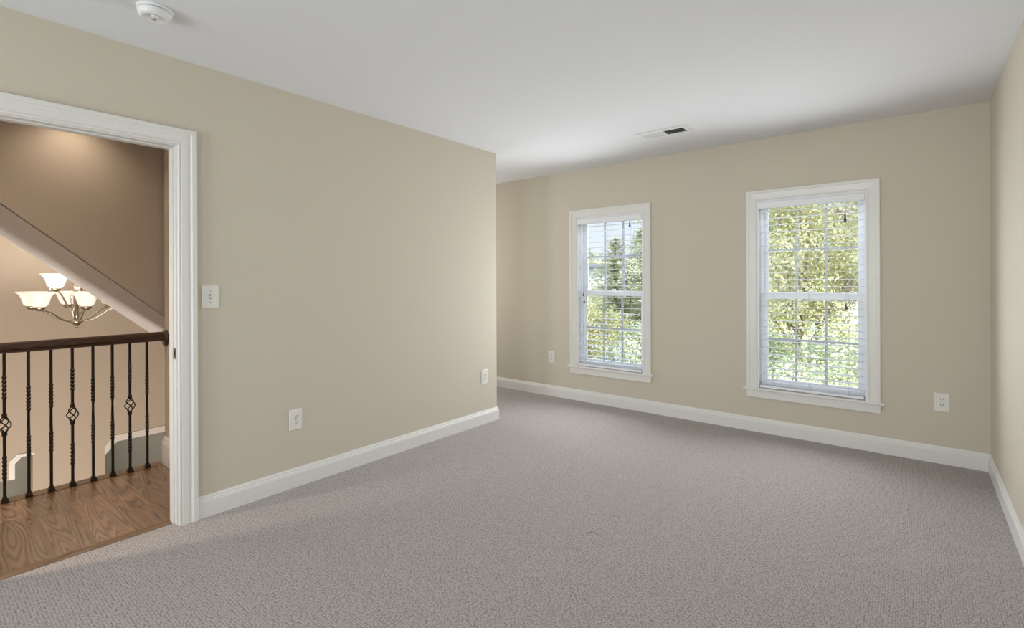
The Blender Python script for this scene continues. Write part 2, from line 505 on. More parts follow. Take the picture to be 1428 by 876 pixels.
# baseboards
BBP = [(0, 0), (0.0155, 0), (0.0155, 0.083), (0.0135, 0.087), (0.0135, 0.092), (0.0095, 0.098), (0.0085, 0.107), (0.0055, 0.112), (0.0045, 0.117), (0, 0.117)]
Z = Vector((0, 0, 1))
def baseboard(name, pts, mat=None, prof=BBP, parent=None):
    """pts: list of (x, y, nx, ny): wall points and the mitre direction into the room"""
    mb = MB()
    mb.sweep(prof, [(Vector((x, y, 0)), Vector((nx, ny, 0)), Z) for x, y, nx, ny in pts])
    return struct(name, mb, mat or M['trim'], parent)
baseboard('baseboard_left', [(XL, DY1 + 0.086, 1, 0), (XL, YE, 1, 1), (XALC, YE, 1, 1)])
baseboard('baseboard_left.001', [(XL, YB, 1, 1), (XL, DY0 - 0.086, 1, 0)])
baseboard('baseboard_far', [(XALC, YE, 1, 1), (XALC, YF, 1, -1), (XR, YF, -1, -1)])
baseboard('baseboard_right', [(XR, YF, -1, -1), (XR, YB, -1, 1)])
baseboard('baseboard_back', [(XR, YB, -1, 1), (XL, YB, 1, 1)])

# casing profile: a = distance out from the opening edge, b = thickness off the wall
CSP = [(0, 0), (0, 0.010), (0.004, 0.0135), (0.010, 0.0135), (0.013, 0.011), (0.016, 0.015), (0.042, 0.018), (0.055, 0.0165), (0.060, 0.019), (0.063, 0.025), (0.082, 0.025), (0.086, 0.021), (0.086, 0)]
CSW = [(0, 0), (0, 0.012), (0.006, 0.015), (0.012, 0.015), (0.014, 0.0125), (0.058, 0.0165), (0.060, 0.021), (0.078, 0.021), (0.0825, 0.017), (0.0825, 0)]
def casing(prof, A, C, foot0, foot1, nrm, mat, parent, name='casing'):
    """inverted U around an opening. A, C: 3D lower inner corners with top height in foot (z bottom, z top)"""
    A, C = Vector(A), Vector(C)
    ax = (C - A).normalized()
    z0, z1 = foot0, foot1
    n = Vector(nrm)
    fr = [(A + Z * z0, -ax, n), (A + Z * z1, -ax + Z, n), (C + Z * z1, ax + Z, n), (C + Z * z0, ax, n)]
    return MB().sweep(prof, fr).build(name, mat, parent)

# ---- doorway
d1 = sempty('door_1')
casing(CSP, (XL, DY0 - 0.0, 0), (XL, DY1 + 0.0, 0), 0.0, DZ, (1, 0, 0), M['trim'], d1, 'casing')
casing(CSP, (XLW, DY0, 0), (XLW, DY1, 0), 0.0, DZ, (-1, 0, 0), M['trim'], d1, 'casing')
RV = 0.006   # reveal between casing edge and jamb face
j0, j1, jz = DY0 + RV, DY1 - RV, DZ - RV
MB().prism([(ro0, 0), (ro0, roz), (ro1, roz), (ro1, 0), (j1, 0), (j1, jz), (j0, jz), (j0, 0)], lambda a, b, d: (d, a, b), XLW, XL).build('jamb', M['trim'], d1)
st0, st1 = XLW + 0.03, XLW + 0.075       # door stop
MB().prism([(j0, 0), (j0, jz), (j1, jz), (j1, 0), (j1 - 0.008, 0), (j1 - 0.008, jz - 0.008), (j0 + 0.008, jz - 0.008), (j0 + 0.008, 0)], lambda a, b, d: (d, a, b), st0, st1).build('door_stop', M['trim'], d1, 0.002)
sp = MB().box(XL - 0.034, XL - 0.006, j1 - 0.002, j1 + 0.001, 0.872, 0.930).build('strike_plate', M['brass'], d1)
MB().box(XL - 0.027, XL - 0.014, j1 - 0.0026, j1, 0.886, 0.916).build('latch_hole', M['slot'], sp)

# ---- windows with sashes
def build_window(n, c, hw, y0, lock):
    wdw = sempty('window_%d' % n)
    x0, x1 = c - hw, c + hw
    casing(CSW, (x0, y0, 0), (x1, y0, 0), WZ0, WZ1, (0, -1, 0), M['trim'], wdw)
    # stool and apron
    MB().box(x0 - 0.107, x1 + 0.107, y0 - 0.036, y0 + 0.05, WZ0 - 0.020, WZ0).build('window_sill', M['trim'], wdw, 0.006)
    MB().prism([(x0 - 0.085, WZ0 - 0.020), (x1 + 0.085, WZ0 - 0.020), (x1 + 0.080, WZ0 - 0.083), (x0 - 0.080, WZ0 - 0.083)], lambda a, b, d: (a, d, b), y0 - 0.017, y0).build('apron', M['trim'], wdw, 0.003)
    # jamb liner
    jl = 0.012
    MB().prism([(x0, WZ0), (x0, WZ1), (x1, WZ1), (x1, WZ0), (x1 - jl, WZ0), (x1 - jl, WZ1 - jl), (x0 + jl, WZ1 - jl), (x0 + jl, WZ0)], lambda a, b, d: (a, d, b), y0 - 0.002, y0 + T).build('jamb', M['vinyl'], wdw)
    MB().box(x0, x1, y0 + 0.05, y0 + T + 0.03, WZ0 - 0.03, WZ0 + 0.008).build('outer_sill', M['vinyl'], wdw)
    # the two stops at the sides
    st = 0.022
    for sx in (0, 1):
        a = x0 + jl if sx == 0 else x1 - jl - st
        MB().box(a, a + st, y0 + 0.060, y0 + 0.078, WZ0 + 0.008, WZ1 - jl).build('stop', M['vinyl'], wdw, 0.002)
    MZ = 1.142   # meeting rail centre
    def sash(name, ya, yb, z0, z1, rb, rt_):
        xa, xb = x0 + jl + 0.001, x1 - jl - 0.001
        sw = 0.047
        fr = MB()
        fr.box(xa, xa + sw, ya, yb, z0, z1).box(xb - sw, xb, ya, yb, z0, z1)
        fr.box(xa + sw, xb - sw, ya, yb, z0, z0 + rb).box(xa + sw, xb - sw, ya, yb, z1 - rt_, z1)
        o = fr.build(name, M['vinyl'], wdw)
        ga, gb, gz0, gz1 = xa + sw, xb - sw, z0 + rb, z1 - rt_
        ym = (ya + yb) / 2
        MB().box(ga, gb, ym - 0.002, ym + 0.002, gz0, gz1).build('pane', M['glass'], o)
        mu = MB()
        g = 0.008
        for k in (1, 2):
            xm = ga + (gb - ga) * k / 3
            mu.box(xm - g, xm + g, ym - 0.010, ym + 0.010, gz0, gz1)
        zm = (gz0 + gz1) / 2
        for k in range(3):
            mu.box(ga + (gb - ga) * k / 3 + (g if k else 0), ga + (gb - ga) * (k + 1) / 3 - (g if k < 2 else 0), ym - 0.009, ym + 0.009, zm - g, zm + g)
        mu.build('muntins', M['grid'], o)
        return o
    up_ = sash('upper_sash', y0 + 0.112, y0 + 0.140, MZ - 0.027, WZ1 - jl, 0.054, 0.045)
    lo_ = sash('lower_sash', y0 + 0.080, y0 + 0.110, WZ0 + 0.008, MZ + 0.027, 0.062, 0.052)
    lk = MB()
    lk.box(c - 0.030, c + 0.030, y0 + 0.083, y0 + 0.107, MZ + 0.027, MZ + 0.033)
    lk.lathe([(0.012, 0), (0.012, 0.008), (0.008, 0.012)], (c, y0 + 0.095, MZ + 0.033), 16)
    lk.tube([(c, y0 + 0.095, MZ + 0.041), (c + 0.02, y0 + 0.088, MZ + 0.043), (c + 0.036, y0 + 0.085, MZ + 0.041)], 0.004, 6)
    lk.build('sash_lock', M['vinyl'], lo_)
    return wdw
for i, (c, hw) in enumerate(WIN):
    build_window(i + 1, c, hw, YF, True)
for i, (c, hw) in enumerate(BW):
    wdw = sempty('window_%d' % (i + 3))  # added back window, out of view
    casing(CSW, (c - hw, YB, 0), (c + hw, YB, 0), 0.55, 2.15, (0, 1, 0), M['trim'], wdw)
    MB().box(c - hw - 0.1, c + hw + 0.1, YB - 0.05, YB + 0.035, 0.53, 0.55).build('window_sill', M['trim'], wdw, 0.005)
    f = MB()
    f.box(c - hw, c - hw + 0.04, YB - 0.12, YB - 0.08, 0.55, 2.15).box(c + hw - 0.04, c + hw, YB - 0.12, YB - 0.08, 0.55, 2.15)
    f.box(c - hw + 0.04, c + hw - 0.04, YB - 0.12, YB - 0.08, 0.55, 0.60).box(c - hw + 0.04, c + hw - 0.04, YB - 0.12, YB - 0.08, 2.10, 2.15).box(c - hw + 0.04, c + hw - 0.04, YB - 0.12, YB - 0.08, 1.32, 1.37)
    fo = f.build('window_frame', M['vinyl'], wdw)
    MB().box(c - hw + 0.04, c + hw - 0.04, YB - 0.102, YB - 0.098, 0.60, 2.10).build('pane', M['glass'], fo)

wdw = sempty('window_5')  # unseen window, added for the fill light in the alcove
casing(CSW, (XALC, 3.62, 0), (XALC, 4.36, 0), 0.75, 2.05, (1, 0, 0), M['trim'], wdw)
MB().box(XALC - 0.05, XALC + 0.035, 3.53, 4.45, 0.73, 0.75).build('window_sill', M['trim'], wdw, 0.005)
fo = MB().prism([(3.62, 0.75), (4.36, 0.75), (4.36, 2.05), (3.62, 2.05)], lambda a, b, d: (d, a, b), XALC - 0.12, XALC - 0.118).build('pane', M['glass'], wdw)
f = MB()
f.box(XALC - 0.14, XALC - 0.10, 3.62, 3.66, 0.75, 2.05).box(XALC - 0.14, XALC - 0.10, 4.32, 4.36, 0.75, 2.05).box(XALC - 0.14, XALC - 0.10, 3.66, 4.32, 0.75, 0.80).box(XALC - 0.14, XALC - 0.10, 3.66, 4.32, 2.0, 2.05).box(XALC - 0.14, XALC - 0.10, 3.66, 4.32, 1.38, 1.42)
f.build('window_frame', M['vinyl'], wdw)

# ------------------------------------------------------------------ landing and stair hall beyond the doorway
NX = RX - 0.075
struct('floor_landing', MB().box(NX + 0.085, XL - 0.105, -2.4, EWY, -0.25, 0.0), M['oak'])
struct('trim_1', MB().prism([(XL - 0.105, -0.05), (XL - 0.105, 0.002), (XL - 0.098, 0.006), (XL - 0.058, 0.006), (XL - 0.047, 0.001), (XL - 0.046, -0.05)], lambda a, b, d: (a, d, b), j0, j1), M['oak_edge'])
struct('trim_2', MB().prism([(NX, -0.03), (NX - 0.012, -0.022), (NX - 0.015, -0.010), (NX - 0.010, 0.0), (NX, 0.004), (NX + 0.085, 0.004), (NX + 0.085, -0.03)], lambda a, b, d: (a, d, b), -2.4, EWY), M['oak_trim'])
struct('trim_3', MB().box(NX + 0.0, NX + 0.084, -2.4, EWY, -0.30, -0.03), M['trim'])
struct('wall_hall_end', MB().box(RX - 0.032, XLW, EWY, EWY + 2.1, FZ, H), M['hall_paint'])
HB = [(a * 1.35, b * 1.62) for a, b in BBP]
baseboard('baseboard_hall', [(XLW, EWY, 0, -1), (RX - 0.032, EWY, -1, -1), (RX - 0.032, EWY + 0.06, -1, 0)], None, HB)
struct('ceiling_hall', MB().box(FX - T, XLW, -3.4, 3.3, H, H + 0.2), M['ceiling'])
# sloping underside of the upper flight, with its boxed side wall facing the landing
SX1, SX2 = -4.16, -5.455
def slope_z(y):
    # line through the two measured points, carried to the plane x = SX1
    k = SX1 / -4.103
    ya, za, yb, zb = 0.351 * k, EYE + (1.739 - EYE) * k, 1.168 * k, EYE + (1.026 - EYE) * k
    return za + (y - ya) * (zb - za) / (yb - ya)
ytop = -0.35
while slope_z(ytop) < H: ytop -= 0.01
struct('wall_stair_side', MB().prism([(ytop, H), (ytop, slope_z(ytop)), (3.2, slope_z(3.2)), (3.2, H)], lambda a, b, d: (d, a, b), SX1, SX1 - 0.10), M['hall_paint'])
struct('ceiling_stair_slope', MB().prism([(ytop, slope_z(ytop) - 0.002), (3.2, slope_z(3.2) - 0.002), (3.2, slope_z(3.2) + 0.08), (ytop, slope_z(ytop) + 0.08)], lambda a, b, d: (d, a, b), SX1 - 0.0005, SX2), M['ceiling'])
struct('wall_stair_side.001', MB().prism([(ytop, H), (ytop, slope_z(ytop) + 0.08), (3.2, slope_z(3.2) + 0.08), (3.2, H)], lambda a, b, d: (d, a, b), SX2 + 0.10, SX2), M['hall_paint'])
# entrance hall below
struct('floor_entrance', MB().box(FX - 1.4, XLW, -3.4, 3.3, FZ - 0.1, FZ), M['oak'])
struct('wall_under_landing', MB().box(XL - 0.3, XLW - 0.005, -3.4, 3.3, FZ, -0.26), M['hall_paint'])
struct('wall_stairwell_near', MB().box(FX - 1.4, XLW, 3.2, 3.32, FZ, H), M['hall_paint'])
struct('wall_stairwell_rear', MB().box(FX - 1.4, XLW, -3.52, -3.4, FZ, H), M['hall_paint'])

cosY, sinY = math.cos(YAW), math.sin(YAW)
def on_x(u, v, x):
    r = fw + rt * ((u - 714) / F_PX) + up * ((CY_PX - v) / F_PX)
    k = x / r.x
    return (k * r.y, EYE + k * r.z)          # (y, z) on the plane x
# two openings in the far wall, seen over the edge of the landing
ya, zt = on_x(146.5, 628, FX)
ox0, ozt = ya, on_x(160, 616, FX)[1]
och = on_x(163, 615, FX)[0]
zk = on_x(146.5, 634, FX)[1]
lx1 = on_x(45.5, 640, FX)[0]; lzt = on_x(45.5, 634, FX)[1]
lx0 = on_x(20.5, 650, FX)[0]; lxk = on_x(30, 637, FX)[0]; lzk = on_x(20.5, 647, FX)[1]; lzl = on_x(20, 668, FX)[1]
lxl = -2.6
op_right = [(ox0, FZ), (ox0, zk), (och, ozt), (2.9, ozt), (2.9, FZ)]
wy0, wy1 = -3.4, 3.2
wall = MB()
def wp(pts): wall.prism(pts, lambda a, b, d: (d, a, b), FX, FX - 0.14)
wp([(wy0, H), (wy0, FZ), (lxl, FZ), (lxl, lzl), (lx0, lzl), (lx0, H)])
wp([(lx0, H), (lx0, lzk), (lxk, lzt), (lx1, lzt), (lx1, H)])
wp([(lx1, H), (lx1, FZ), (ox0, FZ), (ox0, H)])
wp([(ox0, H), (ox0, zk), (och, ozt), (2.9, ozt), (2.9, H)])
wp([(2.9, H), (2.9, FZ), (wy1, FZ), (wy1, H)])
struct('wall_stairwell_far', wall, M['hall_paint'])
tw = 0.075
struct('trim_4', MB().prism([(ox0, zk), (och, ozt), (2.9, ozt), (2.9, ozt + tw), (och - 0.03, ozt + tw), (ox0, zk + tw * 1.2)], lambda a, b, d: (d, a, b), FX + 0.014, FX - 0.14), M['trim'])
struct('trim_5', MB().prism([(lx0 - 0.045, lzl), (lx0, lzl), (lx0, lzk), (lxk, lzt), (lxk + 0.10, lzt), (lxk + 0.10, lzt + 0.02), (lxk - 0.03, lzt + 0.035), (lx0 - 0.045, lzk + 0.03)], lambda a, b, d: (d, a, b), FX + 0.014, FX - 0.14), M['trim'])
struct('wall_entrance_room', MB().box(FX - 1.4, FX - 1.3, wy0, wy1, FZ, -0.2).box(FX - 1.4, FX - 0.14, wy0, wy1, -0.2, -0.1), M['grey_paint'])

# ------------------------------------------------------------------ stair railing
rail = thing('stair_railing', 'dark wood handrail on black twisted iron balusters at the edge of the wooden landing', 'railing', (RX, 0.3, 0.0))
rz0, rz1, rwid = 0.868, 0.930, 0.030
prof = [(-0.022, 0), (0.022, 0), (0.022, 0.010), (0.026, 0.016), (rwid, 0.026), (rwid, 0.042), (0.024, 0.054), (0.012, 0.0605), (0, 0.062), (-0.012, 0.0605), (-0.024, 0.054), (-rwid, 0.042), (-rwid, 0.026), (-0.026, 0.016), (-0.022, 0.010)]
def rp(mb, name, mat, bevel=0.0):
    o = mb.build(name, mat, None, bevel)
    o.parent = rail
    o.location = (-RX, -0.3, 0)
    return o
rp(MB().sweep(prof, [(Vector((RX, -2.3, rz0)), Vector((1, 0, 0)), Z), (Vector((RX, EWY - 0.016, rz0)), Vector((1, 0, 0)), Z)]), 'handrail', M['rail_wood'])
rp(MB().lathe([(0.058, 0), (0.058, -0.008), (0.054, -0.013), (0.050, -0.014), (0.047, -0.019), (0.0, -0.020)], (RX, EWY, 0.885), 32, 'Y'), 'rosette', M['rail_wood'])

def twisted_bar(mb, x, y, z0, z1, twists, hw=0.0070):
    """square bar with twisted lengths; twists = [(za, zb, turns)]"""
    zs = [z0]
    for a, b, n in twists:
        zs += [a + (b - a) * k / 28 for k in range(29)]
    zs.append(z1)
    ang = 0.0
    vs, fs = [], []
    for z in zs:
        for a, b, n in twists:
            if a <= z <= b + 1e-6:
                ang = (z - a) / (b - a) * n * 2 * PI
        hw_ = hw * 1.0
        for k in range(4):
            q = ang + PI / 4 + k * PI / 2
            inner = 1.52 if any(a < z < b for a, b, n in twists) else 1.414
            vs.append((x + hw_ * inner * math.cos(q), y + hw_ * inner * math.sin(q), z))
    for i in range(len(zs) - 1):
        for k in range(4):
            k2 = (k + 1) % 4
            fs.append((i * 4 + k, i * 4 + k2, (i + 1) * 4 + k2, (i + 1) * 4 + k))
    fs.append((3, 2, 1, 0)); fs.append(tuple((len(zs) - 1) * 4 + k for k in range(4)))
    mb.add(vs, fs)

def baluster(y, kind):
    mb = MB()
    if kind == 'basket':
        twisted_bar(mb, RX, y, 0.0, 0.405, [(0.135, 0.275, 1.5)])
        twisted_bar(mb, RX, y, 0.500, rz0 + 0.004, [(0.60, 0.74, 1.5)])
    else:
        twisted_bar(mb, RX, y, 0.0, rz0 + 0.004, [(0.245, 0.37, 1.5), (0.515, 0.665, 1.75)])
    o = rp(mb, 'baluster', M['iron'])
    # shoe at the foot
    sh = MB().sweep([(-1, -1), (1, -1), (1, 1), (-1, 1)], [(Vector((RX, y, z)), Vector((s_, 0, 0)), Vector((0, s_, 0))) for z, s_ in ((0.004, 0.0165), (0.014, 0.0165), (0.018, 0.0145), (0.022, 0.0145), (0.027, 0.0105), (0.036, 0.0095))])
    sh.build('shoe', M['iron'], o)
    if kind == 'basket':
        bk = MB()
        zc, hh, R_ = 0.4525, 0.046, 0.024
        for k in range(4):
            pts, rr = [], []
            for i in range(17):
                t_ = i / 16
                a = k * PI / 2 + t_ * PI * 1.0
                r_ = 0.004 + R_ * math.sin(PI * t_) ** 0.85
                pts.append((RX + r_ * math.cos(a), y + r_ * math.sin(a), zc - hh + 2 * hh * t_))
            bk.tube(pts, 0.0034, 6)
        for z in (zc - hh - 0.008, zc + hh + 0.008):
            bk.lathe([(0.0095, -0.011), (0.0125, -0.009), (0.0125, -0.004), (0.0105, 0), (0.0125, 0.004), (0.0125, 0.009), (0.0095, 0.011)], (RX, y, z), 14)
        bk.build('basket', M['iron'], o)
    return o
ys = [1.051, 0.955, 0.862, 0.763, 0.663, 0.564, 0.465, 0.364]
while ys[-1] > -2.1: ys.append(ys[-1] - 0.0985)
for k, y in enumerate(ys):
    baluster(y, 'basket' if k % 3 == 1 else 'plain')

# ------------------------------------------------------------------ chandelier
CX = -6.1
CYY = on_x(107, 440, CX)[0]
zf = on_x(107, 459, CX)[1]           # finial bottom
zl = on_x(52, 428, CX)[1]            # lower bowls, bottom
zu = on_x(80, 402, CX)[1]            # upper bowls, bottom
ch = thing('chandelier', 'brushed nickel two-tier chandelier with lit white bell glass shades, above the stairwell', 'chandelier', (CX, CYY, H))
def cp(mb, name, mat, parent=None):
    o = mb.build(name, mat, parent or ch)
    if parent is None: o.location = (-CX, -CYY, -H)
    return o
cp(MB().lathe([(0.004, zf), (0.010, zf + 0.006), (0.010, zf + 0.018), (0.006, zf + 0.024), (0.020, zf + 0.034), (0.044, zf + 0.062), (0.054, zf + 0.072), (0.050, zf + 0.080), (0.018, zf + 0.086)], (CX, CYY, 0), 24), 'finial_hub', M['nickel'])
rod = MB()
rod.lathe([(0.012, zf + 0.08), (0.020, zf + 0.14), (0.013, zf + 0.20), (0.026, zf + 0.26), (0.022, zf + 0.33), (0.010, zf + 0.38), (0.008, zf + 0.42), (0.008, H - 0.03)], (CX, CYY, 0), 16)
for k in range(3):
    pts = []
    for i in range(21):
        t_ = i / 20
        a = k * 2 * PI / 3 + t_ * PI * 1.3
        r_ = 0.012 + 0.030 * math.sin(PI * t_)
        pts.append((CX + r_ * math.cos(a), CYY + r_ * math.sin(a), zf + 0.085 + 0.33 * t_))
    rod.tube(pts, 0.006, 8)
cp(rod, 'twisted_stem', M['nickel'])
cp(MB().lathe([(0.07, H), (0.07, H - 0.012), (0.05, H - 0.028), (0.012, H - 0.035)], (CX, CYY, 0), 24), 'ceiling_canopy', M['nickel'])
BOWL = [(0.026, 0.0), (0.042, 0.006), (0.056, 0.022), (0.065, 0.046), (0.072, 0.076), (0.082, 0.100), (0.098, 0.120), (0.111, 0.130)]
BOWL_IN = [(r - 0.005, h + 0.004) for r, h in BOWL][::-1]
def branch(ang, R_, zb, z_start, dip):
    ca, sa = math.cos(ang), math.sin(ang)
    arm = MB()
    pts = []
    P0, P1, P2, P3 = (0.03, z_start), (R_ * 0.55, z_start - dip), (R_ * 0.62, zb - 0.02 - dip * 0.2), (R_, zb - 0.028)
    for i in range(19):
        t_ = i / 18
        b0, b1, b2, b3 = (1 - t_) ** 3, 3 * t_ * (1 - t_) ** 2, 3 * t_ * t_ * (1 - t_), t_ ** 3
        r_ = b0 * P0[0] + b1 * P1[0] + b2 * P2[0] + b3 * P3[0]
        z_ = b0 * P0[1] + b1 * P1[1] + b2 * P2[1] + b3 * P3[1]
        pts.append((CX + r_ * ca, CYY + r_ * sa, z_))
    arm.tube(pts, 0.0075, 8)
    a_ = cp(arm, 'arm', M['nickel'])
    x, y = CX + R_ * ca, CYY + R_ * sa
    MB().lathe([(0.010, -0.034), (0.028, -0.026), (0.040, -0.008), (0.044, 0.002), (0.036, 0.004)], (x, y, zb), 20).build('socket_cup', M['nickel'], a_)
    MB().lathe(BOWL + BOWL_IN, (x, y, zb), 32, caps=False).build('glass_shade', M['shade'], a_)
    lt = bpy.data.lights.new('bulb', 'POINT')
    lt.energy = 4.0; lt.color = (1.0, 0.89, 0.74); lt.shadow_soft_size = 0.03
    lo = bpy.data.objects.new('bulb', lt); COL.objects.link(lo)
    lo.location = (x, y, zb + 0.125)
view = math.atan2(-CYY, -CX)        # towards the camera
for k in range(6):
    branch(view + math.radians(11.5 + 60 * k), 0.325, zl, zf + 0.074, -0.0)
for k in range(3):
    branch(view + math.radians(-80 + 120 * k), 0.145, zu, zf + 0.20, 0.02)

# recessed light in the hall ceiling over the landing
def downlight(LX, LY, label, power, cone):
    dl = thing('recessed_downlight', label, 'ceiling light', (LX, LY, H), 'landing downlights')
    def lp(mb, name, mat):
        o = mb.build(name, mat, dl); o.location = (-LX, -LY, -H); return o
    lp(MB().lathe([(0.09, H), (0.09, H - 0.006), (0.075, H - 0.008), (0.068, H - 0.002)], (LX, LY, 0), 32, caps=False), 'rim', M['grille'])
    lp(MB().lathe([(0.068, H - 0.003), (0.0, H - 0.004)], (LX, LY, 0), 32, caps=False), 'lens', M['lens'])
    add_light('downlight_beam', 'SPOT', (LX, LY, H - 0.02), (LX, LY, 0), power, (1.0, 0.82, 0.64), spot_size=math.radians(cone), spot_blend=0.9, shadow_soft_size=0.05)
downlight(-3.97, 0.66, 'white-rimmed recessed downlight in the landing ceiling, close to the stair wall', 12, 120)
downlight(-3.55, -0.85, 'white-rimmed recessed downlight over the hidden near end of the landing', 145, 150)  # unseen extra lamp, added to lift the dark stair wall and floor

# ------------------------------------------------------------------ blinds
def blind(c, hw, label, cords_left):
    y0 = YF
    x0, x1 = c - hw + 0.016, c + hw - 0.016
    b = thing('window_blind', label, 'blind', (c, y0 + 0.03, WZ1), 'white slatted blinds')
    def bp(mb, name, mat, bevel=0.0, parent=None):
        o = mb.build(name, mat, parent or b, bevel)
        if parent is None: o.location = (-c, -(y0 + 0.03), -WZ1)
        return o
    zt, zv = WZ1 - 0.014, WZ1 - 0.072
    bp(MB().prism([(y0 - 0.012, zv), (y0 - 0.014, zv + 0.006), (y0 - 0.014, zt - 0.010), (y0 - 0.008, zt), (y0 - 0.002, zt), (y0 - 0.002, zv)], lambda a, bb, d: (d, a, bb), x0 - 0.003, x1 + 0.003), 'valance', M['slat'])
    bp(MB().box(x0, x1, y0 + 0.002, y0 + 0.052, zt - 0.045, zt), 'headrail', M['slat'])
    pitch = 0.0565
    zb = WZ0 + 0.004
    sl = MB()
    z = zb + 0.052
    ya, yb = y0 - 0.008, y0 + 0.053
    zs = []
    while z < zv + 0.02:
        # gently crowned slat
        sl.prism([(ya, z), ((ya + yb) / 2, z + 0.0018), (yb, z), (yb, z + 0.0024), ((ya + yb) / 2, z + 0.0042), (ya, z + 0.0024)], lambda a, bb, d: (d, a, bb), x0 + 0.004, x1 - 0.004)
        zs.append(z)
        z += pitch
    bp(sl, 'slats', M['slat'])
    bp(MB().box(x0 + 0.003, x1 - 0.003, ya, yb, zb, zb + 0.020), 'bottom_rail', M['slat'], 0.004)
    cd = MB()
    for fx in (0.14, 0.5, 0.86):
        xx = x0 + (x1 - x0) * fx
        for yy in (ya - 0.0015, yb + 0.0015):
            cd.tube([(xx, yy, zb + 0.01), (xx, yy, zt - 0.03)], 0.0009, 5)
    bp(cd, 'ladder_cords', M['cord'])
    def pull(px, ztip, name='pull_cord', len_=0.062):
        yy = y0 - 0.020
        o = bp(MB().tube([(px, yy + 0.005, zv + 0.005), (px, yy, zv - 0.02), (px, yy, ztip + len_)], 0.0011, 5), name, M['cord'])
        MB().lathe([(0.002, len_), (0.0045, len_ - 0.004), (0.0055, len_ * 0.55), (0.0105, 0.012), (0.0100, 0.002), (0.006, 0)], (px, yy, ztip), 14).build('tassel', M['tassel'], o)
    kx = x0 + (x1 - x0) * 0.84
    pull(kx, on_y_z(1180 if c > -1.5 else 878, 309 if c > -1.5 else 317))
    pull(kx + 0.004, on_y_z(1181 if c > -1.5 else 877, 432 if c > -1.5 else 422), len_=0.045)
    if cords_left:
        for u, v in ((813.6, 413), (814.8, 423)):
            px = on_y_x(u, v)
            pull(px, on_y_z(u, v), 'tilt_cord', 0.034)
    return b
def on_y(u, v, y=YF - 0.02):
    r = fw + rt * ((u - 714) / F_PX) + up * ((CY_PX - v) / F_PX)
    k = y / r.y
    return (k * r.x, EYE + k * r.z)
def on_y_z(u, v): return on_y(u, v)[1]
def on_y_x(u, v): return on_y(u, v)[0]
blind(WIN[0][0], WIN[0][1], 'white slatted blind, open, in the window nearer the alcove corner, sky behind its top', True)
blind(WIN[1][0], WIN[1][1], 'white slatted blind, open, in the window nearer the right wall, filled with foliage', False)

# ------------------------------------------------------------------ wall plates
def plate_thing(kind, label, cat, origin, right, normal, group=None):
    """plate on a wall: right and normal are unit vectors, origin the plate's centre on the wall"""
    o = thing(kind, label, cat, origin, group)
    R_, N_ = Vector(right), Vector(normal)
    def f3(a, b, d): return R_ * a + Z * b + N_ * d
    W2, H2 = 0.041, 0.064
    if kind == 'light_switch': W2, H2 = 0.042, 0.062
    pl = MB()
    q = [(-W2, -H2), (W2, -H2), (W2, H2), (-W2, H2)]
    qi = [(a * 0.93, b * 0.955) for a, b in q]
    vs = [f3(a, b, 0) for a, b in q] + [f3(a, b, 0.003) for a, b in q] + [f3(a, b, 0.0062) for a, b in qi]
    fs = [(0, 1, 5, 4), (1, 2, 6, 5), (2, 3, 7, 6), (3, 0, 4, 7), (4, 5, 9, 8), (5, 6, 10, 9), (6, 7, 11, 10), (7, 4, 8, 11), (8, 9, 10, 11), (3, 2, 1, 0)]
    pl.add(vs, fs)
    pl.build('cover_plate', M['plate'], o)
    def disc(name, ca, cb, r, d0, d1, mat, parent, sy=1.0, flat=None, n=20):
        pts = []
        for k in range(n):
            a = 2 * PI * k / n
            x_, y_ = r * math.cos(a), r * sy * math.sin(a)
            if flat: y_ = max(-flat, min(flat, y_))
            pts.append((ca + x_, cb + y_))
        return MB().prism(pts, f3, d0, d1).build(name, mat, parent)
    if kind == 'wall_outlet':
        for s_ in (1, -1):
            rc = disc('receptacle', 0, s_ * 0.0195, 0.0172, 0.005, 0.0078, M['plate'], o, 1.0, 0.0142)
            MB().prism([(-0.0088, s_ * 0.0195 + 0.000), (-0.0052, s_ * 0.0195 + 0.000), (-0.0052, s_ * 0.0195 + 0.0095), (-0.0088, s_ * 0.0195 + 0.0095)], f3, 0.0076, 0.0081).build('slot', M['slot'], rc)
            MB().prism([(0.0052, s_ * 0.0195 + 0.000), (0.0088, s_ * 0.0195 + 0.000), (0.0088, s_ * 0.0195 + 0.0085), (0.0052, s_ * 0.0195 + 0.0085)], f3, 0.0076, 0.0081).build('slot', M['slot'], rc)
            disc('ground_hole', 0, s_ * 0.0195 - 0.0070, 0.0036, 0.0076, 0.0081, M['slot'], rc)
        disc('screw', 0, 0, 0.0032, 0.006, 0.0072, M['nickel'], o)
    else:
        MB().prism([(-0.006, -0.0125), (0.006, -0.0125), (0.006, 0.0125), (-0.006, 0.0125)], f3, 0.0055, 0.0066).build('toggle_surround', M['slot'], o)
        tg = MB()
        tg.add([f3(a, b, d) for a, b, d in ((-0.0045, -0.011, 0.006), (0.0045, -0.011, 0.006), (0.0045, 0.002, 0.006), (-0.0045, 0.002, 0.006), (-0.0040, 0.004, 0.0175), (0.0040, 0.004, 0.0175), (0.0040, 0.010, 0.0155), (-0.0040, 0.010, 0.0155))],
               [(0, 1, 2, 3), (4, 5, 6, 7), (0, 1, 5, 4), (1, 2, 6, 5), (2, 3, 7, 6), (3, 0, 4, 7)])
        tg.build('toggle', M['plate'], o, 0.0008)
        for s_ in (1, -1):
            disc('screw', 0, s_ * 0.030, 0.0034, 0.006, 0.0074, M['nickel'], o)
    return o
G = 'white duplex wall outlets'
plate_thing('light_switch', 'white single toggle light switch on the beige wall beside the doorway', 'light switch', (XL, 1.060, 1.196), (0, 1, 0), (1, 0, 0))
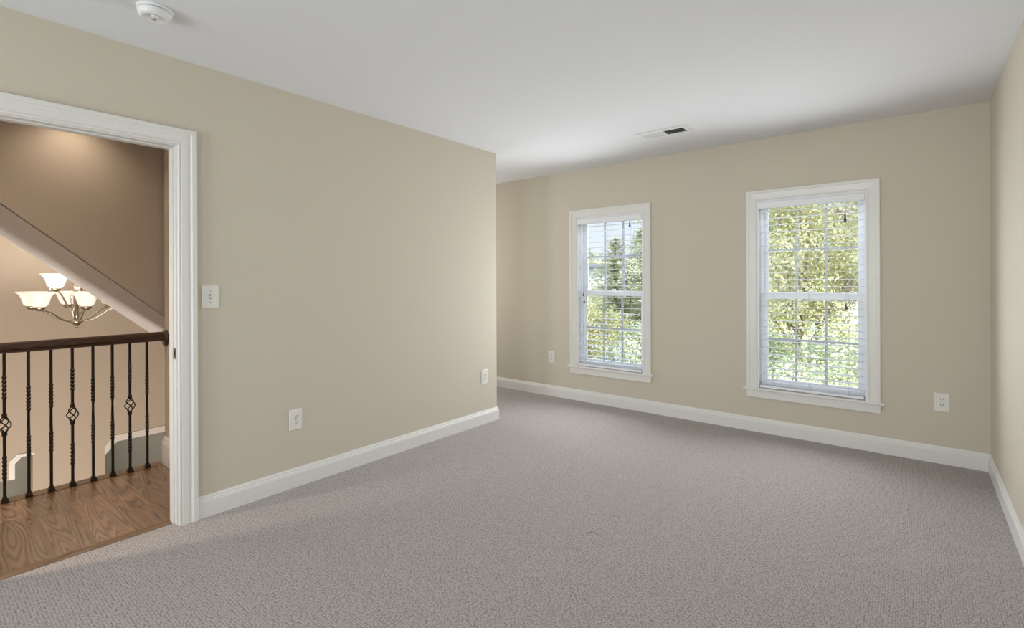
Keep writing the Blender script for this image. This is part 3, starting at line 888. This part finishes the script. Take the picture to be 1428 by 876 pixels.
plate_thing('wall_outlet', 'white outlet low on the left wall, midway between doorway and wall corner', 'outlet', (XL, 1.539, 0.417), (0, 1, 0), (1, 0, 0), G)
plate_thing('wall_outlet', 'white outlet near the outer corner end of the left wall', 'outlet', (XL, 3.284, 0.416), (0, 1, 0), (1, 0, 0), G)
plate_thing('wall_outlet', 'small white outlet on the far wall, left of the smaller-looking window', 'outlet', (-3.130, YF, 0.430), (1, 0, 0), (0, -1, 0), G)
plate_thing('wall_outlet', 'white outlet on the far wall between the right window and the room corner', 'outlet', (0.137, YF, 0.422), (1, 0, 0), (0, -1, 0), G)

# ------------------------------------------------------------------ ceiling register and smoke detector
vx0, vx1, vy0, vy1 = -1.748, -1.349, 3.722, 3.915
vt = thing('ceiling_vent', 'white rectangular ceiling register with a pale and a dark louvre bank', 'vent', ((vx0 + vx1) / 2, (vy0 + vy1) / 2, H))
vo = (-(vx0 + vx1) / 2, -(vy0 + vy1) / 2, -H)
def vp(mb, name, mat, parent=None, bevel=0.0):
    o = mb.build(name, mat, parent or vt, bevel)
    if parent is None: o.location = vo
    return o
bx0, bx1, by0, by1 = vx0 + 0.032, vx1 - 0.032, vy0 + 0.042, vy1 - 0.036
fr = MB()
zf_ = H - 0.007
fr.box(vx0, bx0, vy0, vy1, zf_, H).box(bx1, vx1, vy0, vy1, zf_, H).box(bx0, bx1, vy0, by0, zf_, H).box(bx0, bx1, by1, vy1, zf_, H)
xm = (bx0 + bx1) / 2 + 0.005
fr.box(xm - 0.006, xm + 0.006, by0, by1, zf_, H)
vp(fr, 'frame', M['grille'])
vp(MB().box(bx0, bx1, by0, by1, H - 0.0008, H - 0.0002), 'duct_opening', M['duct'])
for (xa, xb, tilt) in ((bx0, xm - 0.006, 1), (xm + 0.006, bx1, -1)):
    lv = MB()
    n = 9
    for k in range(n):
        xx = xa + (xb - xa) * (k + 0.5) / n
        dx = 0.0085 if tilt > 0 else 0.0045
        lv.add([(xx - dx * tilt, yy, H - zz) for yy in (by0, by1) for zz in (0.0088,)] + [(xx + dx * tilt, yy, H - 0.0012) for yy in (by1, by0)]
               + [(xx - dx * tilt, yy, H - 0.0094) for yy in (by0, by1)] + [(xx + dx * tilt, yy, H - 0.0018) for yy in (by1, by0)],
               [(0, 1, 2, 3), (4, 5, 6, 7), (0, 1, 5, 4), (1, 2, 6, 5), (2, 3, 7, 6), (3, 0, 4, 7)])
    vp(lv, 'louvre_bank', M['grille'])

sx, sy = -2.526, 0.682
sd = thing('smoke_detector', 'round white smoke detector on the ceiling above the doorway', 'smoke detector', (sx, sy, H))
def spart(mb, name, mat, parent=None, bevel=0.0):
    o = mb.build(name, mat, parent or sd, bevel)
    if parent is None: o.location = (-sx, -sy, -H)
    return o
spart(MB().lathe([(0.066, H), (0.066, H - 0.009), (0.062, H - 0.012)], (sx, sy, 0), 40), 'mounting_base', M['grille'])
spart(MB().lathe([(0.057, H - 0.011), (0.057, H - 0.016)], (sx, sy, 0), 40), 'sensor_gap', M['duct'])
spart(MB().lathe([(0.0615, H - 0.015), (0.0625, H - 0.020), (0.060, H - 0.033), (0.053, H - 0.042), (0.044, H - 0.0445), (0.040, H - 0.042), (0.0, H - 0.042)], (sx, sy, 0), 40), 'housing', M['grille'])
spart(MB().lathe([(0.014, H - 0.0415), (0.014, H - 0.046), (0.011, H - 0.048), (0.0, H - 0.048)], (sx + 0.018, sy - 0.004, 0), 20), 'test_button', M['grille'])
gl = MB()
for k in range(5):
    gl.box(sx - 0.020 + k * 0.0045, sx - 0.0185 + k * 0.0045, sy - 0.007, sy + 0.007, H - 0.0426, H - 0.0418)
spart(gl, 'sounder_slots', M['duct'])

# ------------------------------------------------------------------ outdoors
def ground_z(x, y):
    return -2.95 + max(0.0, y - 13.0) * 0.105 + max(0.0, y - 26) * 0.06 + 0.25 * noise.noise((x * 0.08, y * 0.08, 0))
gm = MB()
nx, ny = 48, 44
vs, fs = [], []
for j in range(ny + 1):
    for i in range(nx + 1):
        x = -60 + 90 * i / nx; y = YF + T + 0.02 + 56 * j / ny
        vs.append((x, y, ground_z(x, y)))
for j in range(ny):
    for i in range(nx):
        a = j * (nx + 1) + i
        fs.append((a, a + 1, a + nx + 2, a + nx + 1))
gm.add(vs, fs, True)
struct('ground', gm, M['lawn'])

def leaf_cloud(rnd, clumps, per, size, squash=0.75):
    mb = MB()
    V, Fc = [], []
    for (c, r) in clumps:
        for _ in range(per):
            d = Vector((rnd.gauss(0, 1), rnd.gauss(0, 1), rnd.gauss(0, 1))).normalized()
            p = Vector(c) + Vector((d.x, d.y, d.z * squash)) * (r * rnd.random() ** 0.4)
            n = (d + Vector((rnd.uniform(-.8, .8), rnd.uniform(-.8, .8), rnd.uniform(-.2, 1.0)))).normalized()
            u = n.cross(Vector((rnd.uniform(-1, 1), rnd.uniform(-1, 1), rnd.uniform(-1, 1)))).normalized()
            w_ = n.cross(u)
            s_ = size * rnd.uniform(0.65, 1.3)
            b = len(V)
            V += [p - u * s_ * 0.5, p + w_ * s_ * 0.28 + n * s_ * 0.05, p + u * s_ * 0.5, p - w_ * s_ * 0.28 + n * s_ * 0.05]
            Fc.append((b, b + 1, b + 2, b + 3))
    mb.v = [tuple(v) for v in V]; mb.f = Fc; mb.smooth = [False] * len(Fc)
    return mb

def leafy_tree(seed, x, y, top, crown_r, crown_h, mat, label, nclump=60, per=90, size=0.12, group='trees outside the windows', clump_r=0.55, name='leafy_tree', cat='tree', trunk_r=0.085):
    rnd = random.Random(seed)
    g = ground_z(x, y)
    t = thing(name, label, cat, (x, y, g), group)
    zc = top - g - crown_h / 2
    cl = []
    for _ in range(nclump):
        d = Vector((rnd.gauss(0, 1), rnd.gauss(0, 1), rnd.gauss(0, 1))).normalized() * (rnd.random() ** 0.45)
        cl.append(((d.x * crown_r, d.y * crown_r, zc + d.z * crown_h / 2 * (0.92)), clump_r * rnd.uniform(0.7, 1.3)))
    m = leaf_cloud(rnd, cl, int(per * 3.2), size * 0.52)
    # build without the normal pass: leaves are open sheets
    me = bpy.data.meshes.new('crown'); me.from_pydata(m.v, [], m.f); me.materials.append(M[mat]); me.update()
    o = bpy.data.objects.new('crown', me); COL.objects.link(o); o.parent = t
    tk = MB()
    hub = zc - crown_h * 0.25
    tk.tube([(0, 0, -0.15), (0.03, 0.02, hub * 0.5), (0.0, 0.0, max(hub, 0.3)), (0.05, 0.03, zc + crown_h * 0.30)], [trunk_r * 1.3, trunk_r, trunk_r * 0.8, trunk_r * 0.25], 10)
    tko = tk.build('trunk', M['bark'], t)
    br = MB()
    for k in range(min(16, nclump)):
        c = cl[k][0]
        z0 = hub * rnd.uniform(0.6, 1.0)
        br.tube([(0, 0, z0), (c[0] * 0.5, c[1] * 0.5, (z0 + c[2]) / 2 + 0.1), c], [trunk_r * 0.45, trunk_r * 0.28, trunk_r * 0.10], 6)
    br.build('branches', M['bark'], t)
    return t

def evergreen(seed, x, y, top, radius, label, mat='needle', base=1.2):
    rnd = random.Random(seed)
    g = ground_z(x, y)
    t = thing('evergreen_tree', label, 'tree', (x, y, g), 'trees outside the windows')
    hgt = top - g
    V, Fc = [], []
    br = MB()
    br.tube([(0, 0, -0.15), (0, 0, hgt)], [0.16, 0.02], 8)
    br.build('trunk', M['bark'], t)
    lev = int((hgt - base) / 0.30)
    for k in range(lev):
        z = base + (hgt - base) * k / lev
        R_ = radius * (1 - (z - base) / (hgt - base)) ** 0.8 + 0.1
        nb = 16
        for q in range(nb):
            a = rnd.uniform(0, 2 * PI)
            L_ = R_ * rnd.uniform(0.6, 1.1)
            jz = rnd.uniform(-0.2, 0.2)
            for i in range(int(10 + 26 * L_)):
                s_ = rnd.random() ** 0.75
                p = Vector((math.cos(a) * L_ * s_, math.sin(a) * L_ * s_, z + jz - 0.18 * s_ * L_ + 0.12 * s_ * s_ * L_))
                p += Vector((rnd.gauss(0, .09), rnd.gauss(0, .09), rnd.gauss(0, .05)))
                u = Vector((math.cos(a) + rnd.uniform(-.8, .8), math.sin(a) + rnd.uniform(-.8, .8), rnd.uniform(-.3, .5))).normalized()
                w_ = u.cross(Vector((rnd.uniform(-.4, .4), rnd.uniform(-.4, .4), 1))).normalized()
                l_ = rnd.uniform(0.12, 0.24)
                b = len(V)
                V += [p - u * l_ * .5, p + w_ * l_ * .22, p + u * l_ * .5, p - w_ * l_ * .22]
                Fc.append((b, b + 1, b + 2, b + 3))
    me = bpy.data.meshes.new('foliage'); me.from_pydata([tuple(v) for v in V], [], Fc); me.materials.append(M[mat]); me.update()
    o = bpy.data.objects.new('foliage', me); COL.objects.link(o); o.parent = t
    return t

# behind the right-hand window: a wooded slope, with pale shrubs close by
leafy_tree(11, -1.2, 7.9, 0.22, 0.72, 1.7, 'leaf_pale', 'pale green sunlit shrub low in the right window, nearest the glass', 34, 70, 0.13, clump_r=0.30, name='shrub', cat='shrub', trunk_r=0.05)
leafy_tree(12, -2.35, 9.6, 0.75, 0.9, 2.2, 'leaf_green', 'mid green shrub low at the left edge of the right window', 34, 80, 0.12, clump_r=0.36, name='shrub', cat='shrub', trunk_r=0.05)
leafy_tree(13, -0.75, 10.2, 0.85, 0.95, 2.4, 'leaf_pale', 'pale shrub low at the right edge of the right window', 34, 70, 0.13, clump_r=0.34, name='shrub', cat='shrub', trunk_r=0.05)
leafy_tree(14, -2.1, 13.0, 4.6, 1.7, 5.6, 'leaf_yellow', 'yellow-green tree filling the middle of the right window', 110, 80, 0.15)
leafy_tree(15, -5.0, 15.6, 5.4, 1.9, 6.2, 'leaf_green', 'green tree behind the left side of the right window', 110, 80, 0.15)
leafy_tree(16, 0.3, 14.6, 5.2, 1.8, 6.2, 'leaf_olive', 'olive and russet tree behind the right side of the right window', 100, 70, 0.15)
leafy_tree(17, -2.6, 19.5, 7.0, 2.8, 7.5, 'leaf_olive', 'tall olive tree on the slope behind the yellow-green one', 110, 80, 0.20)
leafy_tree(18, 2.2, 20.0, 7.0, 2.8, 7.5, 'leaf_yellow', 'tall yellow-green tree far back at the right edge of the right window', 100, 80, 0.20)
leafy_tree(19, -6.9, 21.0, 6.0, 2.4, 6.6, 'leaf_yellow', 'tall yellow-green tree between the two window views', 100, 80, 0.20)
# behind the left-hand window: sky on top, evergreens, a yellow-green tree, pale shrubs
evergreen(21, -10.9, 21.0, 3.35, 2.2, 'evergreen with a pointed top in the middle pane of the left window')
evergreen(22, -10.6, 23.4, 4.0, 2.6, 'taller evergreen at the right edge of the left window')
evergreen(23, -25.5, 43.0, 4.6, 3.0, 'small distant evergreen at the left edge of the left window')
leafy_tree(24, -6.9, 11.6, 0.85, 1.1, 1.7, 'leaf_yellow', 'bright yellow-green shrub in the lower left panes of the left window', 44, 90, 0.12, clump_r=0.36, name='shrub', cat='shrub', trunk_r=0.05)
leafy_tree(25, -5.0, 11.0, 0.45, 0.9, 2.2, 'leaf_pale', 'pale shrub in the lower right panes of the left window', 46, 80, 0.12, clump_r=0.36, name='shrub', cat='shrub', trunk_r=0.05)
leafy_tree(26, -12.4, 23.0, 1.5, 1.3, 2.6, 'leaf_yellow', 'yellowish low tree under the evergreens in the left window', 50, 80, 0.14, clump_r=0.45, trunk_r=0.07)

# a neighbour's house and a parked car, partly hidden by the planting
hx, hy = -22.6, 34.0
hg = ground_z(hx, hy)
hs = thing('neighbouring_house', 'distant pale house with a dark grey roof, behind the trees at the left window', 'house', (hx, hy, hg), None, math.radians(12))
MB().box(-4, 4, -3, 3, -0.4, 2.35).build('wall', M['siding'], hs)
MB().prism([(-3.5, 2.35), (3.5, 2.35), (3.5, 2.5), (0, 2.85), (-3.5, 2.5)], lambda a, b, d: (d, a, b), -4.4, 4.4).build('roof', M['roof'], hs)
for xx in (-2.4, 0, 2.4):
    wf = MB().box(xx - 0.5, xx + 0.5, -3.05, -3.0, 0.9, 2.0).build('window', M['trim'], hs)
    MB().box(xx - 0.42, xx + 0.42, -3.06, -3.05, 0.98, 1.92).build('pane', M['car_glass'], wf)

kx, ky = -8.9, 16.4
car = thing('car', 'pale parked car with bluish windows, half hidden low in the left window', 'car', (kx, ky, ground_z(kx, ky)), None, math.radians(-8))
bodyp = [(-2.1, 0.35), (-2.15, 0.75), (-1.9, 0.95), (-1.0, 1.02), (1.25, 1.02), (2.0, 0.92), (2.15, 0.62), (2.1, 0.35)]
MB().prism(bodyp, lambda a, b, d: (a, d, b), -0.86, 0.86).build('body', M['car_paint'], car, 0.04)
cab = MB().prism([(-1.0, 1.02), (-0.35, 1.48), (0.85, 1.50), (1.5, 1.02)], lambda a, b, d: (a, d, b), -0.74, 0.74).build('cabin', M['car_paint'], car, 0.04)
for s_ in (-1, 1):
    MB().prism([(-0.78, 1.06), (-0.30, 1.42), (0.80, 1.43), (1.25, 1.06)], lambda a, b, d: (a, d, b), s_ * 0.735, s_ * 0.755).build('side_window', M['car_glass'], cab)
    for wx in (-1.35, 1.35):
        MB().lathe([(0.0, -0.1), (0.2, -0.1), (0.31, -0.09), (0.33, -0.06), (0.33, 0.06), (0.31, 0.09), (0.2, 0.1), (0.0, 0.1)], (wx, s_ * 0.80, 0.33), 24, 'Y').build('wheel', M['rubber'], car)
